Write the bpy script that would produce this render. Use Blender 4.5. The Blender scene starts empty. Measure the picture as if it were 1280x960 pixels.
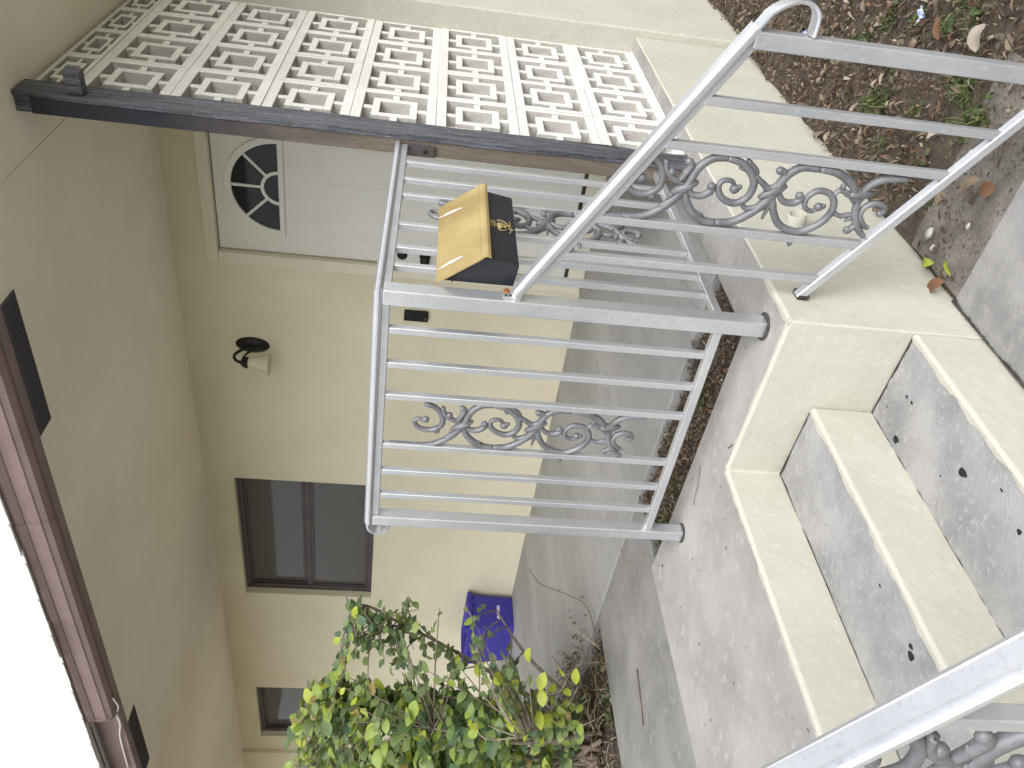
import bpy, bmesh, math, random
from mathutils import Vector, Matrix, noise
R = math.radians
random.seed(7)
S = bpy.context.scene
COL = S.collection

# ------------------------------------------------------------------ camera
cam_data = bpy.data.cameras.new('camera')
cam = bpy.data.objects.new('camera', cam_data)
COL.objects.link(cam)
CAMP = Vector((1.11635, -1.72945, 0.98719))
FWD = Vector((-0.62425529, 0.77105528, -0.12561484))
RGT = Vector((0.76907432, 0.63479674, 0.07455062))
UPV = Vector((-0.13722254, 0.05006853, 0.98927404))
m = Matrix((-UPV, RGT, -FWD)).transposed().to_4x4()
m.translation = CAMP
cam.matrix_world = m                      # the phone is held on its side: the picture's left is up
cam_data.sensor_fit = 'HORIZONTAL'
cam_data.sensor_width = 36
cam_data.lens = 28.684
cam_data.clip_start = 0.05
cam_data.clip_end = 500
S.camera = cam

# ------------------------------------------------------------------ light (bright overcast)
SUN_DIR = Vector((0.60, -0.50, 0.76)).normalized()
w = bpy.data.worlds.new('World'); S.world = w; w.use_nodes = True
nt = w.node_tree; nt.nodes.clear()
sky = nt.nodes.new('ShaderNodeTexSky'); sky.sky_type = 'NISHITA'; sky.sun_disc = False
sky.sun_elevation = math.asin(SUN_DIR.z); sky.sun_rotation = math.atan2(SUN_DIR.x, SUN_DIR.y)
sky.air_density = 1.0; sky.dust_density = 3.0; sky.ozone_density = 1.0
hs = nt.nodes.new('ShaderNodeHueSaturation'); hs.inputs['Saturation'].default_value = 0.12; hs.inputs['Value'].default_value = 1.45
bg = nt.nodes.new('ShaderNodeBackground'); bg.inputs['Strength'].default_value = 0.15
wo = nt.nodes.new('ShaderNodeOutputWorld')
nt.links.new(sky.outputs[0], hs.inputs['Color']); nt.links.new(hs.outputs[0], bg.inputs[0]); nt.links.new(bg.outputs[0], wo.inputs[0])
sd = bpy.data.lights.new('sun', 'SUN'); sd.energy = 0.62; sd.angle = R(35); sd.color = (1, 0.97, 0.92)
so = bpy.data.objects.new('sun', sd); COL.objects.link(so)
so.rotation_euler = SUN_DIR.to_track_quat('Z', 'Y').to_euler(); so.location = (3, -3, 8)
S.view_settings.view_transform = 'Standard'; S.view_settings.look = 'None'
S.view_settings.exposure = 0.62; S.view_settings.gamma = 1

# ------------------------------------------------------------------ materials
def mat(name, c1, c2=None, rough=.8, metal=0, scale=6, bump=0.0, bscale=60, c3=None, spec=.3, rnd=0, stretch=None, detail=6, lo=.35, hi=.65):
    mt = bpy.data.materials.new(name); mt.use_nodes = True
    n = mt.node_tree; b = n.nodes['Principled BSDF']; L = n.links.new
    b.inputs['Roughness'].default_value = rough; b.inputs['Metallic'].default_value = metal
    b.inputs['Specular IOR Level'].default_value = spec
    tc = n.nodes.new('ShaderNodeTexCoord'); src = tc.outputs['Object']
    if stretch:
        mp = n.nodes.new('ShaderNodeMapping'); mp.inputs['Scale'].default_value = stretch
        L(src, mp.inputs[0]); src = mp.outputs[0]
    c2 = c2 or c1
    no = n.nodes.new('ShaderNodeTexNoise'); no.inputs['Scale'].default_value = scale; no.inputs['Detail'].default_value = detail
    no.inputs['Roughness'].default_value = .62
    L(src, no.inputs['Vector'])
    cr = n.nodes.new('ShaderNodeValToRGB'); e = cr.color_ramp.elements
    e[0].position = lo; e[0].color = (*c1, 1); e[1].position = hi; e[1].color = (*c2, 1)
    L(no.outputs[0], cr.inputs[0]); col = cr.outputs[0]
    if c3:
        n2 = n.nodes.new('ShaderNodeTexNoise'); n2.inputs['Scale'].default_value = scale * 9; n2.inputs['Detail'].default_value = 4
        L(src, n2.inputs['Vector'])
        r2 = n.nodes.new('ShaderNodeValToRGB'); r2.color_ramp.elements[0].position = .56; r2.color_ramp.elements[1].position = .72
        L(n2.outputs[0], r2.inputs[0])
        mx = n.nodes.new('ShaderNodeMix'); mx.data_type = 'RGBA'
        L(r2.outputs[0], mx.inputs[0]); L(col, mx.inputs[6]); mx.inputs[7].default_value = (*c3, 1); col = mx.outputs[2]
    if rnd:
        oi = n.nodes.new('ShaderNodeObjectInfo'); hv = n.nodes.new('ShaderNodeHueSaturation')
        mr = n.nodes.new('ShaderNodeMapRange'); mr.inputs[3].default_value = 1 - rnd; mr.inputs[4].default_value = 1 + rnd
        L(oi.outputs['Random'], mr.inputs[0]); L(mr.outputs[0], hv.inputs['Value']); L(col, hv.inputs['Color']); col = hv.outputs[0]
    L(col, b.inputs['Base Color'])
    if bump:
        n3 = n.nodes.new('ShaderNodeTexNoise'); n3.inputs['Scale'].default_value = bscale; n3.inputs['Detail'].default_value = 8
        n3.inputs['Roughness'].default_value = .6
        L(src, n3.inputs['Vector'])
        bp = n.nodes.new('ShaderNodeBump'); bp.inputs['Strength'].default_value = bump; bp.inputs['Distance'].default_value = .01
        L(n3.outputs[0], bp.inputs['Height']); L(bp.outputs[0], b.inputs['Normal'])
    return mt

M = {}
M['stucco'] = mat('cream_stucco', (.645, .59, .44), (.71, .66, .51), rough=.85, scale=1.5, bump=.35, bscale=38)
M['stucco_ceiling'] = mat('cream_stucco_soffit', (.77, .70, .565), (.845, .785, .65), rough=.9, scale=1.1, bump=.3, bscale=45)
M['cream'] = mat('cream_masonry_paint', (.455, .443, .375), (.505, .493, .425), rough=.65, scale=4, bump=.38, bscale=26, c3=(.53, .515, .45))
M['cream_trim'] = mat('cream_trim_paint', (.68, .64, .51), (.72, .68, .55), rough=.6, scale=5, bump=.1)
M['conc'] = mat('landing_concrete', (.27, .258, .245), (.395, .38, .362), rough=.9, scale=2.6, bump=.35, bscale=110, c3=(.40, .385, .37))
M['tread'] = mat('tread_concrete', (.235, .232, .235), (.37, .362, .36), rough=.88, scale=6, bump=.4, bscale=120, c3=(.39, .38, .375), lo=.32, hi=.62)
M['walk'] = mat('walkway_concrete', (.175, .17, .165), (.265, .258, .25), rough=.75, scale=3.5, bump=.3, bscale=90, c3=(.27, .26, .245), spec=.4)
M['porch'] = mat('porch_concrete', (.25, .246, .238), (.335, .33, .32), rough=.7, scale=2.3, bump=.25, bscale=60, c3=(.24, .237, .23), stretch=(1, .35, 1), spec=.45)
M['slab'] = mat('ground_slab_concrete', (.21, .206, .206), (.33, .322, .318), rough=.9, scale=5, bump=.4, bscale=130, c3=(.31, .30, .29))
M['soil'] = mat('soil', (.05, .038, .03), (.11, .088, .07), rough=.95, scale=14, bump=.9, bscale=70, c3=(.05, .035, .028))
M['sandsoil'] = mat('sandy_soil', (.13, .115, .10), (.23, .21, .19), rough=.95, scale=9, bump=.9, bscale=80, c3=(.08, .06, .05))
M['lawn'] = mat('dry_lawn', (.17, .17, .08), (.27, .25, .16), rough=.95, scale=3, bump=.6, bscale=30)
M['grime'] = mat('grime', (.028, .026, .024), (.07, .065, .06), rough=.95, scale=40)
M['pipe_shade'] = mat('pipe_inside', (.20, .19, .17), (.26, .25, .22), rough=.9)
M['alu'] = mat('silver_painted_metal', (.60, .62, .65), (.68, .69, .72), rough=.30, metal=.72, scale=14, bump=.05, bscale=70, c3=(.55, .56, .59), spec=.5)
M['alu_bar'] = mat('weathered_silver_bar', (.38, .39, .405), (.46, .465, .475), rough=.42, metal=.45, scale=9, bump=.08, bscale=60, c3=(.49, .50, .515), spec=.5, stretch=(1, 1, .5))
M['cast'] = mat('grey_cast_scroll', (.13, .133, .142), (.215, .215, .232), rough=.5, metal=.3, scale=18, bump=.2, bscale=80, spec=.5)
M['block'] = mat('breeze_block_paint', (.68, .665, .635), (.75, .735, .70), rough=.85, scale=9, bump=.35, bscale=90, rnd=.05)
M['block_inner'] = mat('inner_block_grey', (.47, .455, .42), (.55, .53, .49), rough=.92, scale=14, bump=.5, bscale=100)
M['mortar'] = mat('mortar', (.60, .58, .54), (.68, .66, .62), rough=.9, scale=20, bump=.4, bscale=100)
M['blackwood'] = mat('peeling_black_wood', (.016, .018, .026), (.12, .13, .17), rough=.42, scale=6, bump=.9, bscale=18, c3=(.30, .28, .26), stretch=(12, 12, .7), spec=.6, lo=.38, hi=.66)
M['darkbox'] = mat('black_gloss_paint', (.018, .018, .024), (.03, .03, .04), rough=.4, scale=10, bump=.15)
M['white'] = mat('white_door_paint', (.70, .69, .64), (.74, .73, .68), rough=.45, scale=3, bump=.04)
M['whitetrim'] = mat('white_plastic', (.74, .74, .70), (.78, .78, .74), rough=.5)
M['bronze'] = mat('bronze_window_frame', (.075, .063, .066), (.095, .08, .082), rough=.4, metal=.3, scale=8)
M['black'] = mat('black_metal', (.012, .012, .012), (.025, .022, .02), rough=.4, metal=.3, scale=30)
M['gold'] = mat('gold_lid_paint', (.40, .29, .12), (.56, .44, .21), rough=.4, metal=.4, scale=5, bump=.05, bscale=30, spec=.5)
M['goldtrim'] = mat('worn_gold', (.36, .27, .08), (.50, .42, .22), rough=.45, metal=.6, scale=60, bump=.3)
M['boxblack'] = mat('mailbox_black', (.014, .016, .022), (.022, .024, .034), rough=.38, scale=8, spec=.5)
M['tape'] = mat('peeled_white_marks', (.50, .46, .42), (.62, .59, .56), rough=.8, scale=40)
M['rust'] = mat('rust', (.16, .05, .015), (.30, .12, .04), rough=.9, scale=60, bump=.5)
M['blue'] = mat('blue_plastic', (.03, .023, .24), (.042, .033, .31), rough=.45, scale=4, spec=.45)
M['text'] = mat('white_print', (.62, .62, .74), rough=.6)
M['gutter'] = mat('brown_gutter_paint', (.185, .128, .125), (.23, .165, .16), rough=.7, scale=5, bump=.05, spec=.45)
M['vent'] = mat('dark_vent_screen', (.085, .078, .088), (.11, .10, .112), rough=.8, scale=60, bump=.5)
M['tile'] = mat('pale_roof_tile', (.72, .70, .68), (.78, .76, .74), rough=.85, scale=10, bump=.4, rnd=.08)
M['shade'] = mat('frosted_glass_shade', (.62, .57, .42), (.68, .63, .48), rough=.35, scale=20, spec=.5)
M['bark'] = mat('shrub_bark', (.16, .125, .09), (.26, .22, .18), rough=.9, scale=40, bump=.5)
M['twig'] = mat('dry_twig', (.10, .07, .05), (.20, .15, .11), rough=.9, scale=30)
M['straw'] = mat('dry_straw', (.34, .28, .19), (.44, .37, .27), rough=.9, scale=30)
M['stain'] = mat('dark_gum_stain', (.010, .010, .011), (.022, .022, .024), rough=.7, scale=50, bump=.4)
M['stone'] = mat('pale_stone', (.36, .34, .31), (.50, .48, .45), rough=.9, scale=40, bump=.4)
M['pvc'] = mat('white_pvc', (.66, .66, .60), (.72, .72, .66), rough=.5, scale=10)
M['wire'] = mat('black_cable', (.02, .02, .02), rough=.6)

# brown post: black paint above fading into bare brown wood lower down
pm = mat('post_wood', (.12, .098, .078), (.17, .14, .115), rough=.7, scale=5, bump=.3, bscale=20, stretch=(5, 5, .7), c3=(.09, .07, .055))
n = pm.node_tree; b = n.nodes['Principled BSDF']; src = b.inputs['Base Color'].links[0].from_socket
tc = n.nodes.new('ShaderNodeTexCoord'); sp = n.nodes.new('ShaderNodeSeparateXYZ'); n.links.new(tc.outputs['Object'], sp.inputs[0])
nz = n.nodes.new('ShaderNodeTexNoise'); nz.inputs['Scale'].default_value = 9
ad = n.nodes.new('ShaderNodeMath'); ad.operation = 'MULTIPLY_ADD'; ad.inputs[1].default_value = .5
n.links.new(tc.outputs['Object'], nz.inputs['Vector'])
n.links.new(nz.outputs[0], ad.inputs[0]); n.links.new(sp.outputs['Z'], ad.inputs[2])
mr = n.nodes.new('ShaderNodeMapRange'); mr.inputs[1].default_value = 1.45; mr.inputs[2].default_value = 2.15
n.links.new(ad.outputs[0], mr.inputs[0])
mx = n.nodes.new('ShaderNodeMix'); mx.data_type = 'RGBA'; mx.inputs[7].default_value = (.028, .028, .036, 1)
n.links.new(mr.outputs[0], mx.inputs[0]); n.links.new(src, mx.inputs[6]); n.links.new(mx.outputs[2], b.inputs['Base Color'])
M['post'] = pm

gm = bpy.data.materials.new('dark_window_glass'); gm.use_nodes = True
b = gm.node_tree.nodes['Principled BSDF']
b.inputs['Base Color'].default_value = (.095, .088, .083, 1); b.inputs['Roughness'].default_value = .06
b.inputs['Specular IOR Level'].default_value = .32
M['glass'] = gm
fg = gm.copy(); fg.name = 'fanlight_glass'; fg.node_tree.nodes['Principled BSDF'].inputs['Base Color'].default_value = (.02, .02, .02, 1); fg.node_tree.nodes['Principled BSDF'].inputs['Specular IOR Level'].default_value = .2; M['fanglass'] = fg

def leafmat(name, c, tr=.35, rough=.45):
    mt = mat(name, tuple(x * .8 for x in c), c, rough=rough, scale=25, spec=.4)
    n = mt.node_tree; b = n.nodes['Principled BSDF']
    out = [x for x in n.nodes if x.type == 'OUTPUT_MATERIAL'][0]
    t = n.nodes.new('ShaderNodeBsdfTranslucent'); t.inputs[0].default_value = (c[0] * 1.2, c[1] * 1.2, c[2], 1)
    ms = n.nodes.new('ShaderNodeMixShader'); ms.inputs[0].default_value = tr
    n.links.new(b.outputs[0], ms.inputs[1]); n.links.new(t.outputs[0], ms.inputs[2]); n.links.new(ms.outputs[0], out.inputs[0])
    return mt
LEAFC = [(.13, .20, .065), (.18, .25, .08), (.09, .15, .06), (.15, .19, .09), (.28, .37, .075), (.40, .46, .06), (.32, .25, .09), (.10, .18, .09)]
LEAFM = [leafmat('shrub_leaf_%d' % i, c) for i, c in enumerate(LEAFC)]
LITC = [(.095, .062, .043), (.165, .115, .076), (.24, .18, .12), (.33, .27, .20), (.19, .095, .05), (.07, .052, .04), (.41, .36, .30), (.14, .115, .093)]
LITM = [leafmat('litter_%d' % i, c, .12, .75) for i, c in enumerate(LITC)]
GRASSM = [leafmat('weed_%d' % i, c, .3, .6) for i, c in enumerate([(.065, .12, .03), (.10, .155, .045), (.16, .16, .065)])]

# ------------------------------------------------------------------ mesh helpers
class MB:
    def __init__(s): s.v = []; s.f = []; s.mi = []; s.sm = []
    def add(s, v, f, mi=0, smooth=False):
        o = len(s.v); s.v += [tuple(x) for x in v]; s.f += [tuple(i + o for i in q) for q in f]
        s.mi += [mi] * len(f); s.sm += [smooth] * len(f); return s
    def box(s, a, b, mi=0, T=None):
        (x0, y0, z0), (x1, y1, z1) = a, b
        v = [Vector(p) for p in ((x0,y0,z0),(x1,y0,z0),(x1,y1,z0),(x0,y1,z0),(x0,y0,z1),(x1,y0,z1),(x1,y1,z1),(x0,y1,z1))]
        if T: v = [T @ p for p in v]
        return s.add(v, [(0,3,2,1),(4,5,6,7),(0,1,5,4),(1,2,6,5),(2,3,7,6),(3,0,4,7)], mi)
    def prism(s, poly, z0, z1, mi=0, top=None):
        n = len(poly); v = [(x, y, z0) for x, y in poly] + [(x, y, z1) for x, y in poly]
        f = [tuple(range(n - 1, -1, -1)), tuple(range(n, 2 * n))] + [(i, (i + 1) % n, n + (i + 1) % n, n + i) for i in range(n)]
        return s.add(v, f, mi)
    def tube(s, pts, r, seg=8, mi=0, caps=True, flat=None):
        P = [Vector(p) for p in pts]; n = len(P); rr = r if isinstance(r, (list, tuple)) else [r] * n
        up = None; vs = []
        for i in range(n):
            t = (P[min(i + 1, n - 1)] - P[max(i - 1, 0)]).normalized()
            if flat is not None: side = Vector(flat)
            else:
                if up is None: up = Vector((0, 0, 1)) if abs(t.z) < .9 else Vector((1, 0, 0))
                side = t.cross(up).normalized(); 
            u = side.cross(t).normalized(); side = t.cross(u).normalized(); up = u
            for k in range(seg):
                a = 2 * math.pi * k / seg
                vs.append(P[i] + side * (math.cos(a) * rr[i]) + u * (math.sin(a) * rr[i]))
        f = [(i * seg + k, i * seg + (k + 1) % seg, (i + 1) * seg + (k + 1) % seg, (i + 1) * seg + k) for i in range(n - 1) for k in range(seg)]
        if caps: f += [tuple(range(seg - 1, -1, -1)), tuple((n - 1) * seg + k for k in range(seg))]
        return s.add(vs, f, mi, True)
    def sphere(s, c, r, mi=0, seg=8, rings=5, sc=(1, 1, 1)):
        v = [(c[0], c[1], c[2] + r * sc[2])]; f = []
        for i in range(1, rings):
            a = math.pi * i / rings
            for k in range(seg):
                q = 2 * math.pi * k / seg
                v.append((c[0] + r * sc[0] * math.sin(a) * math.cos(q), c[1] + r * sc[1] * math.sin(a) * math.sin(q), c[2] + r * sc[2] * math.cos(a)))
        v.append((c[0], c[1], c[2] - r * sc[2])); L = len(v) - 1
        for k in range(seg):
            f.append((0, 1 + k, 1 + (k + 1) % seg)); f.append((L, L - seg + (k + 1) % seg, L - seg + k))
        for i in range(rings - 2):
            for k in range(seg):
                a = 1 + i * seg; f.append((a + k, a + seg + k, a + seg + (k + 1) % seg, a + (k + 1) % seg))
        return s.add(v, f, mi, True)
    def sweep(s, pts, side, prof, mi=0, m0=0, m1=0, smooth=False):
        """profile (side, up) swept along pts in a plane whose normal is side; m0/m1 mitre the ends"""
        P = [Vector(p) for p in pts]; side = Vector(side); n = len(P); k = len(prof); vs = []
        for i in range(n):
            t0 = (P[i] - P[i - 1]).normalized() if i else (P[1] - P[0]).normalized()
            t1 = (P[i + 1] - P[i]).normalized() if i < n - 1 else t0
            t = (t0 + t1).normalized(); u = side.cross(t).normalized(); c = max(.5, t.dot(t0))
            mm = m0 if i == 0 else (m1 if i == n - 1 else 0)
            for a, b_ in prof: vs.append(P[i] + side * a + u * (b_ / c) + t * (a * mm))
        f = [(i * k + j, i * k + (j + 1) % k, (i + 1) * k + (j + 1) % k, (i + 1) * k + j) for i in range(n - 1) for j in range(k)]
        f += [tuple(range(k - 1, -1, -1)), tuple((n - 1) * k + j for j in range(k))]
        return s.add(vs, f, mi, smooth)
    def lathe(s, prof, c=(0, 0, 0), seg=20, mi=0, T=None):
        v = []; 
        for r, z in prof:
            for k in range(seg):
                a = 2 * math.pi * k / seg; p = Vector((r * math.cos(a), r * math.sin(a), z))
                if T: p = T @ p
                v.append(p + Vector(c))
        f = [(i * seg + k, i * seg + (k + 1) % seg, (i + 1) * seg + (k + 1) % seg, (i + 1) * seg + k) for i in range(len(prof) - 1) for k in range(seg)]
        return s.add(v, f, mi, True)
    def build(s, name, mats, parent=None, bevel=0, fix=True, loc=None, kind=None, seg=2):
        me = bpy.data.meshes.new(name)
        me.from_pydata(s.v, [], s.f)
        me.polygons.foreach_set('material_index', s.mi); me.polygons.foreach_set('use_smooth', s.sm)
        for q in (mats if isinstance(mats, list) else [mats]): me.materials.append(M[q] if isinstance(q, str) else q)
        if fix or bevel:
            bm = bmesh.new(); bm.from_mesh(me)
            if fix: bmesh.ops.recalc_face_normals(bm, faces=bm.faces)
            if bevel:
                ed = [e for e in bm.edges if len(e.link_faces) == 2 and e.calc_face_angle(0) > .6]
                bmesh.ops.bevel(bm, geom=ed, offset=bevel, segments=seg, profile=.5, affect='EDGES')
            bm.to_mesh(me); bm.free()
        me.update()
        o = bpy.data.objects.new(name, me); COL.objects.link(o)
        if parent: o.parent = parent
        if loc: o.location = loc
        if kind: o['kind'] = kind
        return o

def thing(name, label, cat, loc=(0, 0, 0), group=None):
    o = bpy.data.objects.new(name, None); COL.objects.link(o); o.empty_display_size = .1
    o.location = loc; o['label'] = label; o['category'] = cat
    if group: o['group'] = group
    return o
def tag(o, label, cat, group=None):
    o['label'] = label; o['category'] = cat
    if group: o['group'] = group
    return o
def cpy(o, parent=None, loc=None, rot=None, scale=None):
    c = o.copy(); COL.objects.link(c)
    if parent:
        c.parent = parent
        c.matrix_parent_inverse = Matrix.Translation(-parent.location) if parent.type == 'EMPTY' else Matrix()
    if loc is not None: c.location = loc
    if rot is not None: c.rotation_euler = rot
    if scale is not None: c.scale = scale
    return c
def smooth_pts(pts, n=5):
    P = [Vector(p) for p in pts]
    if len(P) < 3: return P
    Q = [P[0] * 2 - P[1]] + P + [P[-1] * 2 - P[-2]]; out = []
    for i in range(1, len(Q) - 2):
        for k in range(n):
            t = k / n; a, b_, c, d = Q[i - 1], Q[i], Q[i + 1], Q[i + 2]
            out.append(.5 * ((2 * b_) + (c - a) * t + (2 * a - 5 * b_ + 4 * c - d) * t * t + (3 * b_ - a - 3 * c + d) * t ** 3))
    return out + [P[-1]]
def fbm(x, y, z=0, f=1.0): return noise.fractal(Vector((x * f, y * f, z)), 1, 2, 4)

def ragged_strip(p0, p1, w, z, side, amp=.5, step=.012, seed=0, base=0.0):
    """thin sheet along p0-p1 whose free edge wanders; side = unit vector of its width"""
    p0 = Vector(p0); p1 = Vector(p1); L = (p1 - p0).length; n = max(2, int(L / step)); sv = Vector(side)
    v = []; f = []
    for i in range(n + 1):
        q = p0.lerp(p1, i / n); s_ = i / n * L
        ww = w * (1 + amp * fbm(s_ * 9 + seed, seed, 0) * 1.6 + amp * .5 * fbm(s_ * 45, seed + 3, 0))
        ww = max(ww, base)
        if base: v += [(q.x - sv.x * .0026, q.y - sv.y * .0026, z - .011)]
        else: v += [(q.x, q.y, z)]
        v += [(q.x + sv.x * min(.004, ww * .5), q.y + sv.y * min(.004, ww * .5), z), (q.x + sv.x * ww, q.y + sv.y * ww, z - (.001 if base else 0))]
    f = [(3 * i + k, 3 * i + 3 + k, 3 * i + 4 + k, 3 * i + 1 + k) for i in range(n) for k in (0, 1)]
    return v, f

_build = MB.build
def build(s, name, mats, parent=None, **k):
    o = _build(s, name, mats, None, **k)
    if parent is not None:
        o.parent = parent
        if parent.type == 'EMPTY': o.matrix_parent_inverse = Matrix.Translation(-parent.location)
    return o
MB.build = build

W = 2.4545; ZC = 2.377; G = -.546
T1, T2, RX = (-.3542, -.1708, None)
X2, X1 = -.5586, -.2856
YN = -1.25                                # near side of the stair well

# ------------------------------------------------------------------ ground
def grid(name, x0, x1, y0, y1, z, nx, ny, amp, f, m_, seed=0, kind='structure', edge=True):
    v = []; fc = []
    for j in range(ny + 1):
        for i in range(nx + 1):
            x = x0 + (x1 - x0) * i / nx; y = y0 + (y1 - y0) * j / ny
            v.append((x, y, z + amp * fbm(x, y, seed, f)))
    fc = [(j * (nx + 1) + i, j * (nx + 1) + i + 1, (j + 1) * (nx + 1) + i + 1, (j + 1) * (nx + 1) + i) for j in range(ny) for i in range(nx)]
    mb = MB().add(v, fc, 0, True)
    return mb.build(name, m_, kind=kind, fix=False)
MB().add([(-90,-90,-.66),(90,-90,-.66),(90,90,-.66),(-90,90,-.66)], [(0,1,2,3)]).build('ground', 'lawn', fix=False, kind='structure')  # far ground, its colour lightened to bounce light into the soffit
grid('garden_soil', -.02, 3.2, .10, 7.5, -.566, 110, 220, .022, 3.2, 'soil', 1)
grid('sandy_patch', .02, .62, .165, .47, -.551, 60, 40, .007, 6, 'sandsoil', 9)
grid('planting_strip_soil', -1.36, -.19, .20, .62, -.045, 50, 20, .02, 5, 'soil', 3)
grid('planting_bed_soil', -9, -2.17, -6, .62, -.05, 120, 110, .03, 2.5, 'soil', 5)
MB().box((.004, -14, -.8), (12, .168, G)).build('ground_slab', 'slab', bevel=.006, kind='structure')  # extended far out of view to bounce light up into the soffit
MB().box((-2.19, -9, -.5), (-1.332, .5985, -.014)).build('walkway', 'walk', bevel=.006, kind='structure')
MB().box((-9.5, .60, -.5), (-.2015, W, -.008)).build('porch_floor', 'porch', bevel=.006, kind='structure')

# ------------------------------------------------------------------ raised landing and its painted sides
plan = [(-1.33, -6), (X2, -6), (X2, YN - .25), (0, YN - .25), (0, YN), (X2, YN), (X2, 0), (0, 0), (0, W - .001), (-.2, W - .001), (-.2, .23), (-1.33, .23)]
MB().prism(plan, -.8, 0).build('landing_base', 'cream', bevel=.006, kind='structure', seg=3)
i_ = .006
ptop = [(-1.329, -6), (X2 - i_, -6), (X2 - i_, YN - .25 - i_ * 0), (-i_, YN - .25), (-i_, YN - i_), (X2 - i_, YN - i_), (X2 - i_, i_), (-i_, i_), (-i_, W - .004), (-.199, W - .004), (-.199, .229), (-1.329, .229)]
MB().prism(ptop, -.03, .0020).build('landing_surface', 'conc', kind='structure')
def paint_edges():
    mb = MB()
    for (a, b_, s_, sd) in [((X2 - .002, YN), (X2 - .002, .003), (-1, 0, 0), 1), ((X2 - .002, .002), (.0, .002), (0, 1, 0), 2), ((-.002, 0), (-.002, .26), (-1, 0, 0), 3)]:
        v, f = ragged_strip((*a, 0), (*b_, 0), .014, .0042, s_, seed=sd, base=.006); mb.add(v, f)
    return mb
paint_edges().build('landing_paint_edge', 'cream', kind='structure', fix=False)
# grime where landing joins walkway / soil
mb = MB()
for (a, b_, s_, sd, wd) in [((-1.3335, -5.9), (-1.3335, .23), (-1, 0, 0), 4, .006)]:
    v, f = ragged_strip((*a, 0), (*b_, 0), wd, -.0105, s_, seed=sd); mb.add(v, f)
mb.build('landing_joint_dirt', 'grime', kind='structure', fix=False)

steps = thing('front_steps', 'two grey concrete treads with cream painted risers below the landing railing', 'steps', (-.28, -.6, G))
def step(x0, x1, zt, zb, sd, lab):
    o = MB().box((x0, YN + .001, zb), (x1, -.001, zt)).build('step', 'cream', steps, bevel=.006, seg=3)
    t = MB().box((x0 - .0, YN + .004, zt - .02), (x1 - .008, -.004, zt + .002)).build('tread', 'tread', o)
    mb = MB()
    v, f = ragged_strip((x1 - .002, YN + .01, 0), (x1 - .002, -.004, 0), .016, zt + .0042, (-1, 0, 0), seed=sd, base=.008); mb.add(v, f)
    mb.build('paint_edge', 'cream', o, fix=False)
    g = MB()
    v, f = ragged_strip((x0 + .002, -.003, 0), (x1 - .01, -.003, 0), .0065, zt + .0032, (0, -1, 0), amp=1, seed=sd + 5); g.add(v, f)
    v, f = ragged_strip((x0 + .0205, YN + .01, 0), (x0 + .0205, -.003, 0), .0035, zt + .0032, (1, 0, 0), amp=1.1, seed=sd + 8); g.add(v, f)
    g.build('grime_line', 'grime', o, fix=False)
    return o
s1 = step(X1 - .02, 0.0, T1, -.8, 11, None)
s2 = step(X2 - .02, X1, T2, T1 - .1, 21, None)
# the lowest step's face is flush with the wall: set it 3 mm back
s1.location.x = -.003
g = MB()
v, f = ragged_strip((.006, YN - .2, 0), (.006, .17, 0), .008, G + .004, (1, 0, 0), amp=1.2, seed=31); g.add(v, f)
g.build('slab_joint_dirt', 'grime', kind='structure', fix=False)
# dark gum spots
def gum(x, y, z, r, par, sd):
    random.seed(sd); n = 18; v = [(x, y, z + .0022)]; ph = random.uniform(0, 6)
    for k in range(n):
        a = 2 * math.pi * k / n; rr = r * (1 + .14 * math.sin(2 * a + ph) + .12 * math.sin(3 * a + 2 * ph) + random.uniform(-.04, .04))
        v.append((x + rr * math.cos(a) * .8, y + rr * math.sin(a) * 1.25, z))
    MB().add(v, [(0, 1 + k, 1 + (k + 1) % n) for k in range(n)]).build('gum_spot', 'stain', par, fix=False)
for k, (x, y, r) in enumerate([(-.125, -.402, .013), (-.255, -.148, .012), (-.141, -.100, .005), (-.138, -.128, .005), (-.19, -.35, .003), (-.085, -.62, .007), (-.06, -.52, .004), (-.22, -.05, .003), (-.05, -.7, .004)]):
    gum(x, y, T1 + .0028, r, s1, 40 + k)
for k, (x, y, r) in enumerate([(-.366, -.755, .011), (-.352, -.740, .007), (-.357, -.571, .004), (-.40, -.82, .003), (-.45, -.3, .002)]):
    gum(x, y, T2 + .0028, r, s2, 60 + k)

# ------------------------------------------------------------------ house
house = thing('house', 'cream stucco house with white front door, deep soffit and brown gutter', 'house', (-4, W + .3, 0))
def wall_open(x0, x1, z0, z1, holes, depth=.2):
    xs = sorted({x0, x1, *[h[0] for h in holes], *[h[1] for h in holes]}); zs = sorted({z0, z1, *[h[2] for h in holes], *[h[3] for h in holes]})
    mb = MB()
    for i in range(len(xs) - 1):
        for j in range(len(zs) - 1):
            cx, cz = (xs[i] + xs[i + 1]) / 2, (zs[j] + zs[j + 1]) / 2
            if any(h[0] < cx < h[1] and h[2] < cz < h[3] for h in holes): continue
            mb.add([(xs[i], W, zs[j]), (xs[i + 1], W, zs[j]), (xs[i + 1], W, zs[j + 1]), (xs[i], W, zs[j + 1])], [(0, 1, 2, 3)])
    for a, b_, c, d in holes:
        mb.add([(a, W, c), (b_, W, c), (b_, W, d), (a, W, d), (a, W + depth, c), (b_, W + depth, c), (b_, W + depth, d), (a, W + depth, d)],
               [(0, 4, 5, 1), (1, 5, 6, 2), (2, 6, 7, 3), (3, 7, 4, 0)])
    return mb
WIN1 = (-4.675, -3.325, 1.165, 2.178); WIN2 = (-7.03, -6.12, 1.165, 2.185); DOOR = (-1.446, -.594, .085, 2.124)
wall_open(-7.30, -.30, -.35, 2.5, [WIN1, WIN2, DOOR]).build('wall', 'stucco', house, fix=False)
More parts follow.
